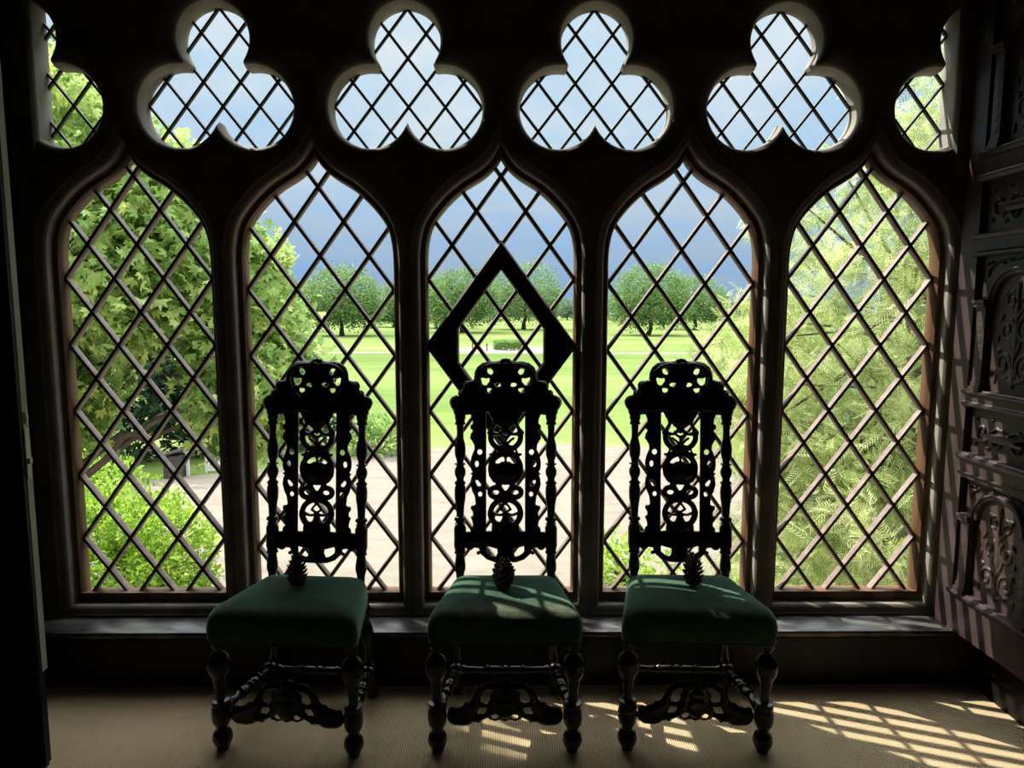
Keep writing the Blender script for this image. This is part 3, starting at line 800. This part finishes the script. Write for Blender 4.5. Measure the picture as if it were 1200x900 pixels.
    def f3(a, c, h): return ((a-617)*.000507, .004-.018*h, .2714-(c-258)*.000549)
    b = MB(); carve(b, fs, fh, (195,1039,245,595), 6, f3, 26, 617)
    b.ball(f3(617,360,1), (.03,.008,.02), 12, 8); b.ball(f3(617,440,1), (.035,.010,.04), 12, 8)
    b.build('carved_front_stretcher', M['black_oak'], root, True, 60)
    return root
G = 'carved high-back chairs in a row before the window'
chair1 = make_chair('leftmost green velvet high-back chair, with the spikiest pine cone on it', (-.768,-.573,0), math.radians(-5), G)
chair2 = copy_tree(chair1); chair2.location = (.018,-.573,0); chair2.rotation_euler = (0,0,math.radians(-.3))
chair2['label'] = 'middle green velvet high-back chair with worn front edge, before the diamond casement'
chair3 = copy_tree(chair1); chair3.location = (.708,-.573,0); chair3.rotation_euler = (0,0,math.radians(-2.4))
chair3['label'] = 'rightmost green velvet high-back chair, nearest the carved panelling'
for ch in chair2.children:
    if ch.name.startswith('seat'):
        ch.material_slots[0].link = 'OBJECT'; ch.material_slots[0].material = M['velvet_worn']

# ------------------------------------------------------------------ pine cones
def pine_cone(label, loc, h, r, spike, tilt, rz, seed):
    rnd = random.Random(seed); b = MB()
    prof = lambda t: r*.62*max(.12, math.sin(PI*min(1, .16+t*.80))**.75)
    b.lathe((0,0,0), (0,0,h*.92), [(k/10, prof(k/10)*.72) for k in range(11)], 12)
    N = 90
    for k in range(N):
        t = (k+.5)/N; a = k*2.39996; z = h*(.02+.9*t); rr = prof(t)
        out = spike*(.65+.5*math.sin(PI*min(1,.1+t)))*rnd.uniform(.85,1.15)
        up = .25+.8*t
        d = Vector((math.cos(a), math.sin(a), up)).normalized(); side = Vector((-math.sin(a), math.cos(a), 0)); nn = d.cross(side)
        c = Vector((math.cos(a)*rr*.6, math.sin(a)*rr*.6, z)); wd = r*.26*(1.15-.5*t)
        tip = c+d*out+Vector((0,0,out*.15)); mid = c+d*out*.62
        th = wd*.28
        b.add([c-side*wd*.5, c+side*wd*.5, mid+side*wd*.62+nn*th, mid-side*wd*.62+nn*th, mid+side*wd*.62-nn*th, mid-side*wd*.62-nn*th, tip+side*wd*.2, tip-side*wd*.2],
              [(0,1,2,3),(0,5,4,1),(3,2,6,7),(5,7,6,4),(1,4,6,2),(0,3,7,5)])
    o = b.build('pine_cone', M['cone'], None, True, 40)
    o.location = loc; o.rotation_euler = (math.radians(tilt[0]), math.radians(tilt[1]), rz)
    return tag(o, label, 'pine cone', 'pine cones on the seats')
pine_cone('narrow spiky pine cone with open scales, on the leftmost chair seat', (-.758,-.425,.5625), .125, .040, .026, (0,-2), .3, 1)
pine_cone('broad rounded pine cone standing on the middle chair seat', (.010,-.440,.5625), .118, .060, .021, (3,0), 1.2, 2)
pine_cone('ragged loose-scaled pine cone standing on the rightmost chair seat', (.726,-.430,.5625), .128, .043, .024, (0,3), 2.2, 3)

# ------------------------------------------------------------------ the park outside
GZ = -4.2
def flat(name, poly, z, mat, label, cat, sub=None):
    b = MB(); n = len(poly)
    b.add([(x,y,z) for x,y in poly], [tuple(range(n))])
    return struct(b.build(name, mat, None, False), label, cat)
flat('lawn', [(-700,2),(700,2),(700,900),(-700,900)], GZ, M['lawn'], 'bright green park lawn stretching to the far woods', 'lawn')
ed = [(-30,17.5),(-16,18.5),(-10.5,20.5),(-7,22.5),(-4.5,24.3),(0,25.8),(3,25.8),(6,25),(9,23),(14,18),(20,12)]
flat('forecourt', [(20,.25),(-30,.25)]+catmull(ed, 5), GZ+.02, M['gravel'], 'pale gravel forecourt below the window', 'forecourt')
flat('path', [(-120,85.5),(120,82.5),(120,85.5),(-120,88.5)], GZ+.02, M['path'], 'pale path crossing the lawn', 'path')
cirp = [(.6+8*math.cos(2*PI*i/40), 93+8.5*math.sin(2*PI*i/40)) for i in range(40)]
flat('path_circle', cirp, GZ+.03, M['path'], 'pale gravel circle around the round hedge', 'path')

LEAF_LOBED = [[(0,0,0),(-.34,.12,.05),(-.5,.5,-.06),(-.26,.55,.03),(-.2,.9,-.05),(0,1.05,-.12),(.2,.9,-.05),(.26,.55,.03),(.5,.5,-.06),(.34,.12,.05)],
              [(0,1,2,3),(0,3,4,5),(0,5,6,7),(0,7,8,9)]]
LEAF_OVAL = [[(0,0,0),(-.24,.35,.04),(-.2,.75,.02),(0,1,-.08),(.2,.75,.02),(.24,.35,.04)], [(0,1,2,3),(0,3,4,5)]]
LEAF_PALM = [[], []]
for _a, _l in ((-78,.62),(-40,.9),(0,1.05),(40,.9),(78,.62)):
    _c, _s = math.cos(math.radians(_a)), math.sin(math.radians(_a)); _o = len(LEAF_PALM[0])
    LEAF_PALM[0] += [(_s*t*_l+_c*w, _c*t*_l-_s*w, -.18*t*t) for t, w in ((0,0),(.55,-.17),(1,0),(.55,.17))]
    LEAF_PALM[1].append((_o,_o+1,_o+2,_o+3))
LEAF_THIN = [[(0,0,0),(-.07,.4,.0),(0,1,-.12),(.07,.4,.0)], [(0,1,2,3)]]
LEAF_FROND = [[(0,0,0),(.012,0,0),(.012,1,-.15),(0,1,-.15)]+[p for k in range(6) for s_ in (-1,1) for p in
               ((0,.06+k*.16,-.02),(s_*.13,.20+k*.16,-.05),(s_*.26,.40+k*.16,-.14),(s_*.15,.15+k*.16,-.05))],
              [(0,1,2,3)]+[(4+4*q,5+4*q,6+4*q,7+4*q) for q in range(12)]]
def foliage(name, mat, parent, centers, sizes, tpl, seed, up=.3, droop=0., outward=None, clump=1):
    """one mesh of leaves; each leaf gets its own turn"""
    rng = np.random.default_rng(seed); n = len(centers)
    tv = np.array(tpl[0]); tf = tpl[1]
    d = rng.normal(size=(n,3)); d[:,2] -= droop
    if outward is not None: d += outward*1.2
    d /= np.linalg.norm(d, axis=1, keepdims=True)
    nn = rng.normal(size=(n,3)); nn[:,2] += up*4
    x = np.cross(d, nn); x /= np.linalg.norm(x, axis=1, keepdims=True); z = np.cross(x, d)
    V = centers[:,None,:]+sizes[:,None,None]*(tv[None,:,0:1]*x[:,None,:]+tv[None,:,1:2]*d[:,None,:]+tv[None,:,2:3]*z[:,None,:])
    k = len(tv); me = bpy.data.meshes.new(name)
    V = V.reshape(-1,3); me.vertices.add(len(V)); me.vertices.foreach_set('co', V.ravel())
    loops = []; starts = []; tot = []; s0 = 0
    fl_ = np.concatenate([np.array(f) for f in tf]); per = len(fl_)
    loops = (np.arange(n)[:,None]*k+fl_[None,:]).ravel()
    ln = np.array([len(f) for f in tf]); tot = np.tile(ln, n); starts = np.concatenate([[0], np.cumsum(tot)[:-1]])
    me.loops.add(len(loops)); me.loops.foreach_set('vertex_index', loops.astype(np.int32))
    me.polygons.add(len(tot)); me.polygons.foreach_set('loop_start', starts.astype(np.int32))
    if clump > 1:
        tn = np.repeat(rng.random(n//clump+1), clump)[:n]*.62+rng.random(n)*.38
    else: tn = rng.random(n)
    at = me.attributes.new('tint', 'FLOAT', 'POINT'); at.data.foreach_set('value', np.repeat(tn, k).astype(np.float32))
    me.update(calc_edges=True)
    me.materials.append(mat)
    o = bpy.data.objects.new(name, me); COL.objects.link(o)
    if parent: o.parent = parent
    return o
def cloud(seed, blobs, ncl, per, spread, surf_=.55):
    """clumped points in ellipsoids [(cx,cy,cz,rx,ry,rz,weight)]"""
    rng = np.random.default_rng(seed); w = np.array([q[6] for q in blobs], float); w /= w.sum()
    pick = rng.choice(len(blobs), ncl, p=w)
    B = np.array([q[:6] for q in blobs])[pick]
    u = rng.normal(size=(ncl,3)); u /= np.linalg.norm(u, axis=1, keepdims=True)
    r = surf_+(1-surf_)*rng.random(ncl)**.5
    r = np.where(rng.random(ncl) < .25, rng.random(ncl)*.8, r)
    C = B[:,:3]+u*B[:,3:]*r[:,None]
    P = np.repeat(C, per, 0)+rng.normal(size=(ncl*per,3))*spread
    return C, P
def branches(mb, base, top, targets, r0_, seed, n=10):
    rnd = random.Random(seed); base = Vector(base); top = Vector(top)
    path = [base+(top-base)*(k/6)+Vector((rnd.uniform(-.04,.04), rnd.uniform(-.04,.04), 0))*(top-base).length for k in range(7)]
    mb.tube(path, [r0_*(1.25 if k == 0 else 1-.11*k) for k in range(7)], 10)
    for t in targets:
        t = Vector(t); k = rnd.uniform(.35, .95); s0 = base+(top-base)*k
        m = (s0+t)/2+Vector((0,0,rnd.uniform(.02,.12)*(t-s0).length))
        m2 = (s0*1.2+t*1.8)/3+Vector((0,0,rnd.uniform(0,.1)*(t-s0).length))
        mb.tube([s0, m, m2, t], [r0_*.34, r0_*.22, r0_*.15, r0_*.05], 6)

# --- large broad-leaved tree close by on the left
def big_tree(label, base, blobs, ncl, per, spread, size, tpl, mat, bark, seed, r0_, top, up=.3, droop=.2, nb=26, name='broadleaf_tree', surf_=.5):
    root = thing(name, label, 'tree', base); B0 = np.array(base)
    C, P = cloud(seed, blobs, ncl, per, spread, surf_)
    rng = np.random.default_rng(seed+1)
    foliage('foliage', mat, root, P-B0, size*rng.uniform(.6,1.25,len(P)), tpl, seed+2, up, droop, None, per)
    b = MB(); rnd = random.Random(seed)
    branches(b, (0,0,0), Vector(top)-Vector(base), [Vector(C[rnd.randrange(len(C))])-Vector(base) for _ in range(nb)], r0_, seed, nb)
    b.build('trunk', bark, root, True, 60)
    return root
big_tree('large broad-leaved green tree close outside the leftmost light', (-7.2,6.8,GZ),
         [(-6.0,6.0,3.2,1.7,1.5,1.7,4),(-4.6,6.0,2.3,1.3,1.3,1.4,3.4),(-3.45,6.1,1.5,.62,.9,1.25,1.7),(-2.95,6.1,.65,.50,.8,.70,.8),(-3.5,6.1,.3,.6,.8,.75,.9),(-6.4,6.2,.7,1.2,1.2,1.3,2.0),
          (-5.7,2.8,6.3,.85,.9,1.4,2.6)], 2500, 15, .13, .125, LEAF_PALM, M['leaf_broad'], M['bark'], 11, .20, (-6.4,6.4,2.6), .16, .5, 40)  # last blob: unseen crown part added to block sun through the leftmost light
# --- feathery tree on the right
big_tree('feathery olive-green tree close outside the rightmost light', (7.4,7.0,GZ),
         [(5.6,6.6,2.0,2.2,1.6,2.2,5),(3.75,7.4,.3,1.0,1.2,1.5,2.4),(5.4,6.2,-.9,1.9,1.4,1.5,4.0),(6.4,6.4,4.2,1.7,1.3,1.4,1.6),(4.4,6.8,-2.3,1.4,1.2,1.2,2.0)], 1050, 15, .12, .25, LEAF_FROND, M['leaf_feather'], M['bark'], 21, .20, (6.4,6.4,2.2), .2, .35, 44, 'feathery_tree')
big_tree('dark green conifer standing behind the feathery tree', (11.0,14.0,GZ),
         [(11.0,14.0,-1.4,3.4,1.8,2.8,4),(8.6,14.0,-2.4,2.0,1.5,1.8,2)], 620, 13, .32, .42, LEAF_FROND, M['leaf_yew'], M['bark_dark'], 25, .22, (11.0,14.0,1.0), .2, .3, 20, 'conifer')
# --- shrubs and hedges
def shrub(name, label, base, blobs, ncl, per, spread, size, tpl, mat, seed, cat='shrub', group=None, up=.35):
    root = thing(name, label, cat, base, 0, group); B0 = np.array(base)
    C, P = cloud(seed, blobs, ncl, per, spread, .7); rng = np.random.default_rng(seed+1)
    P = P[P[:,2] > GZ+.02]
    out = P-np.array([base[0], base[1], base[2]+.4]); out /= np.linalg.norm(out, axis=1, keepdims=True)
    foliage('foliage', mat, root, P-B0, size*rng.uniform(.6,1.2,len(P)), tpl, seed+2, up, -.2, out, per)
    b = MB(); rnd = random.Random(seed)
    for _ in range(8):
        t = Vector(C[rnd.randrange(len(C))])-Vector(base); b.tube([(0,0,0), t*.5+Vector((0,0,.1)), t], [.035,.025,.01], 6)
    b.build('stem', M['bark_dark'], root)
    return root
shrub('laurel_shrub', 'dense yellow-green laurel bush below the leftmost light', (-7.2,9.8,GZ), [(-7.3,9.7,-3.1,1.75,1.3,1.25,3),(-8.2,10.2,-2.4,1.3,1.1,1.0,1.5),(-6.4,9.4,-3.6,.9,.9,.7,1)], 950, 15, .12, .13, LEAF_OVAL, M['leaf_laurel'], 31)
shrub('garden_shrub', 'low bright green bush behind the right chair', (2.6,10.6,GZ), [(2.6,10.6,-3.75,.95,.7,.62,1)], 110, 12, .12, .13, LEAF_OVAL, M['leaf_laurel'], 33, group='bushes at the foot of the window')
shrub('garden_shrub', 'yellow-green bush at the foot of the feathery tree, left side', (5.3,9.4,GZ), [(5.3,9.4,-3.5,1.1,.8,.9,1)], 130, 12, .14, .14, LEAF_OVAL, M['leaf_laurel'], 35, group='bushes at the foot of the window')
shrub('garden_shrub', 'bright green bush at the foot of the feathery tree, right side', (8.4,9.2,GZ), [(8.4,9.2,-3.4,1.3,.9,1.0,1)], 150, 12, .14, .15, LEAF_OVAL, M['leaf_laurel'], 37, group='bushes at the foot of the window')
shrub('garden_shrub', 'rounded grey-green bush at the lawn edge, right of the left chair', (-5.1,24.0,GZ), [(-5.1,24,-3.5,1.3,1.0,.8,1)], 110, 12, .16, .2, LEAF_OVAL, M['leaf_hedge'], 39, group='bushes at the lawn edge')
shrub('dark_shrub', 'dark evergreen thicket beyond the forecourt at far left', (-14.5,23,GZ), [(-14.8,23,-1.6,3.6,1.6,2.9,3),(-11.9,24,-1.9,1.5,1.4,2.3,2)], 520, 12, .34, .42, LEAF_OVAL, M['leaf_dark'], 41, 'thicket')
shrub('dark_shrub', 'dark bushy thicket behind the left chair', (-8.3,25.2,GZ), [(-8.3,25.2,-2.6,1.1,.8,1.7,1)], 200, 12, .26, .34, LEAF_OVAL, M['leaf_dark'], 43, 'thicket')
shrub('garden_shrub', 'tall mid-green bush standing before the dark thicket', (-13.8,19.0,GZ), [(-13.8,19.0,-3.1,1.1,.8,1.1,1)], 130, 12, .2, .24, LEAF_OVAL, M['leaf_hedge'], 45, group='bushes at the lawn edge')

# --- garden shed, post and pale board by the thicket
t = thing('garden_shed', 'small dark lean-to shed by the thicket at the forecourt edge', 'shed', (-11.3,20.2,GZ))
b = MB(); b.box((-.3,-.3,0), (.25,.3,.8)); b.build('wall', M['shed'], t, False)
b = MB(); b.prism([(-.40,.76),(.36,.98),(.36,1.04),(-.40,.82)], -.38, .38); b.build('roof', M['shed'], t, False)
b = MB(); b.box((-.045,-.045,0), (.045,.045,.82)); b.box((-.06,-.06,.82), (.06,.06,.86)); o = b.build('gate_post', M['white_paint'], None, False)
o.location = (-10.95,20.3,GZ); tag(o, 'slim pale gate post right of the dark shed', 'post')
t = thing('garden_gate', 'pale painted board gate at the forecourt edge', 'gate', (-10.2,20.9,GZ), .1)
b = MB()
for k in range(5): b.box((-.34+k*.135,-.02,.06), (-.34+k*.135+.128,.02,1.15))
b.build('board_panel', M['white_paint'], t, False)
b = MB(); b.box((-.40,-.04,0), (-.34,.04,1.25)); b.box((.34,-.04,0), (.40,.04,1.25)); b.box((-.34,-.03,.2),(.34,-.02,.3)); b.box((-.34,-.03,.9),(.34,-.02,1.0)); b.build('gate_frame', M['white_paint'], t, False)

# --- round clipped hedge with two slim posts
root = thing('round_hedge', 'low clipped round hedge in the gravel circle', 'hedge', (.6,93,GZ))
rng = np.random.default_rng(5); n = 5200; a = rng.random(n)*2*PI; rr = 1.75+.55*rng.random(n); hz = 1.25*rng.random(n)**.7
foliage('foliage', M['leaf_hedge'], root, np.stack([rr*np.cos(a), rr*np.sin(a), hz], 1), rng.uniform(.14,.28,n), LEAF_OVAL, 6)
for x, y, lb in ((-2.55,89.5,'slim grey bollard beside the gravel circle, nearer the path'), (-4.6,91.5,'slim grey bollard on the lawn left of the gravel circle')):
    b = MB(); b.lathe((0,0,0), (0,0,1.1), [(0,.09),(.8,.08),(.84,.12),(.9,.12),(1,.03)], 10); o = b.build('bollard', M['shed']); o.location = (x,y,GZ)
    tag(o, lb, 'bollard', 'bollards by the gravel circle')

# --- park trees
def park_tree(name, label, loc, R_, H, seed, n=1000, mat='leaf_park', group=None, size=.55):
    root = thing(name, label, 'tree', loc, 0, group)
    trunk_h = H*.10
    bl = [(0,0,trunk_h+H*.48,R_*.86,R_*.8,H*.40,4),(-R_*.5,0,trunk_h+H*.30,R_*.5,R_*.6,H*.24,1.2),(R_*.5,0,trunk_h+H*.30,R_*.5,R_*.6,H*.24,1.2)]
    C, P = cloud(seed, bl, n, 13, R_*.085, .82)
    rng = np.random.default_rng(seed)
    out = P-np.array([0,0,trunk_h+H*.3]); out /= np.linalg.norm(out, axis=1, keepdims=True)
    foliage('foliage', M[mat], root, P, size*rng.uniform(.6,1.3,len(P)), LEAF_OVAL, seed+1, .3, 0, out, 13)
    b = MB(); rnd = random.Random(seed)
    branches(b, (0,0,0), (0,0,H*.6), [C[rnd.randrange(n)] for _ in range(14)], H*.034, seed)
    b.build('trunk', M['bark_dark'], root, True, 60)
    return root
g = 'parkland trees on the lawn'
park_tree('park_tree', 'round park tree with bent trunk, above the left chair', (-34,140,GZ), 8.6, 14.0, 51, group=g)
park_tree('park_tree', 'left one of the two big trees framed by the diamond casement', (-10.5,160,GZ), 9.2, 14.6, 53, group=g)
park_tree('park_tree', 'right one of the two big trees framed by the diamond casement', (5.2,184,GZ), 11.0, 17.5, 55, group=g)
park_tree('park_tree', 'smaller tree left of the diamond casement', (-19.5,192,GZ), 6.0, 13.0, 57, group=g)
park_tree('park_tree', 'big round tree standing alone in the fourth light', (31,145,GZ), 8.8, 14.6, 59, group=g)
park_tree('park_tree', 'tree further off behind the feathery tree in the fourth light', (52,185,GZ), 9, 14.0, 61, group=g)
park_tree('park_tree', 'tree behind the round park tree, second light right edge', (-34,205,GZ), 8, 12.0, 63, group=g)
park_tree('park_tree', 'tree half hidden behind the broad-leaved tree in the second light', (-56,168,GZ), 8, 13.0, 65, group=g)
# --- far woodland, tree by tree
wt = [park_tree('woodland_tree', 'tree of the far woodland along the horizon', (-170,330,GZ), 5.0, 11.5, 71+k, 130, 'leaf_wood', 'far woodland trees', 1.1) for k in range(3)]
rnd = random.Random(3)
for k in range(64):
    row = k % 2; x = -186+(k//2)*12+row*6+rnd.uniform(-.5,.5); y = 330+row*13+rnd.uniform(-1,1)
    o = wt[k] if k < 3 else copy_tree(wt[k % 3])
    o.location = (x, y, GZ); o.rotation_euler = (0,0,rnd.uniform(0,6.28)); s_ = rnd.uniform(.85,1.0); o.scale = (s_,s_,s_*rnd.uniform(.9,1.25))
    o['label'] = 'tree of the far woodland along the horizon'
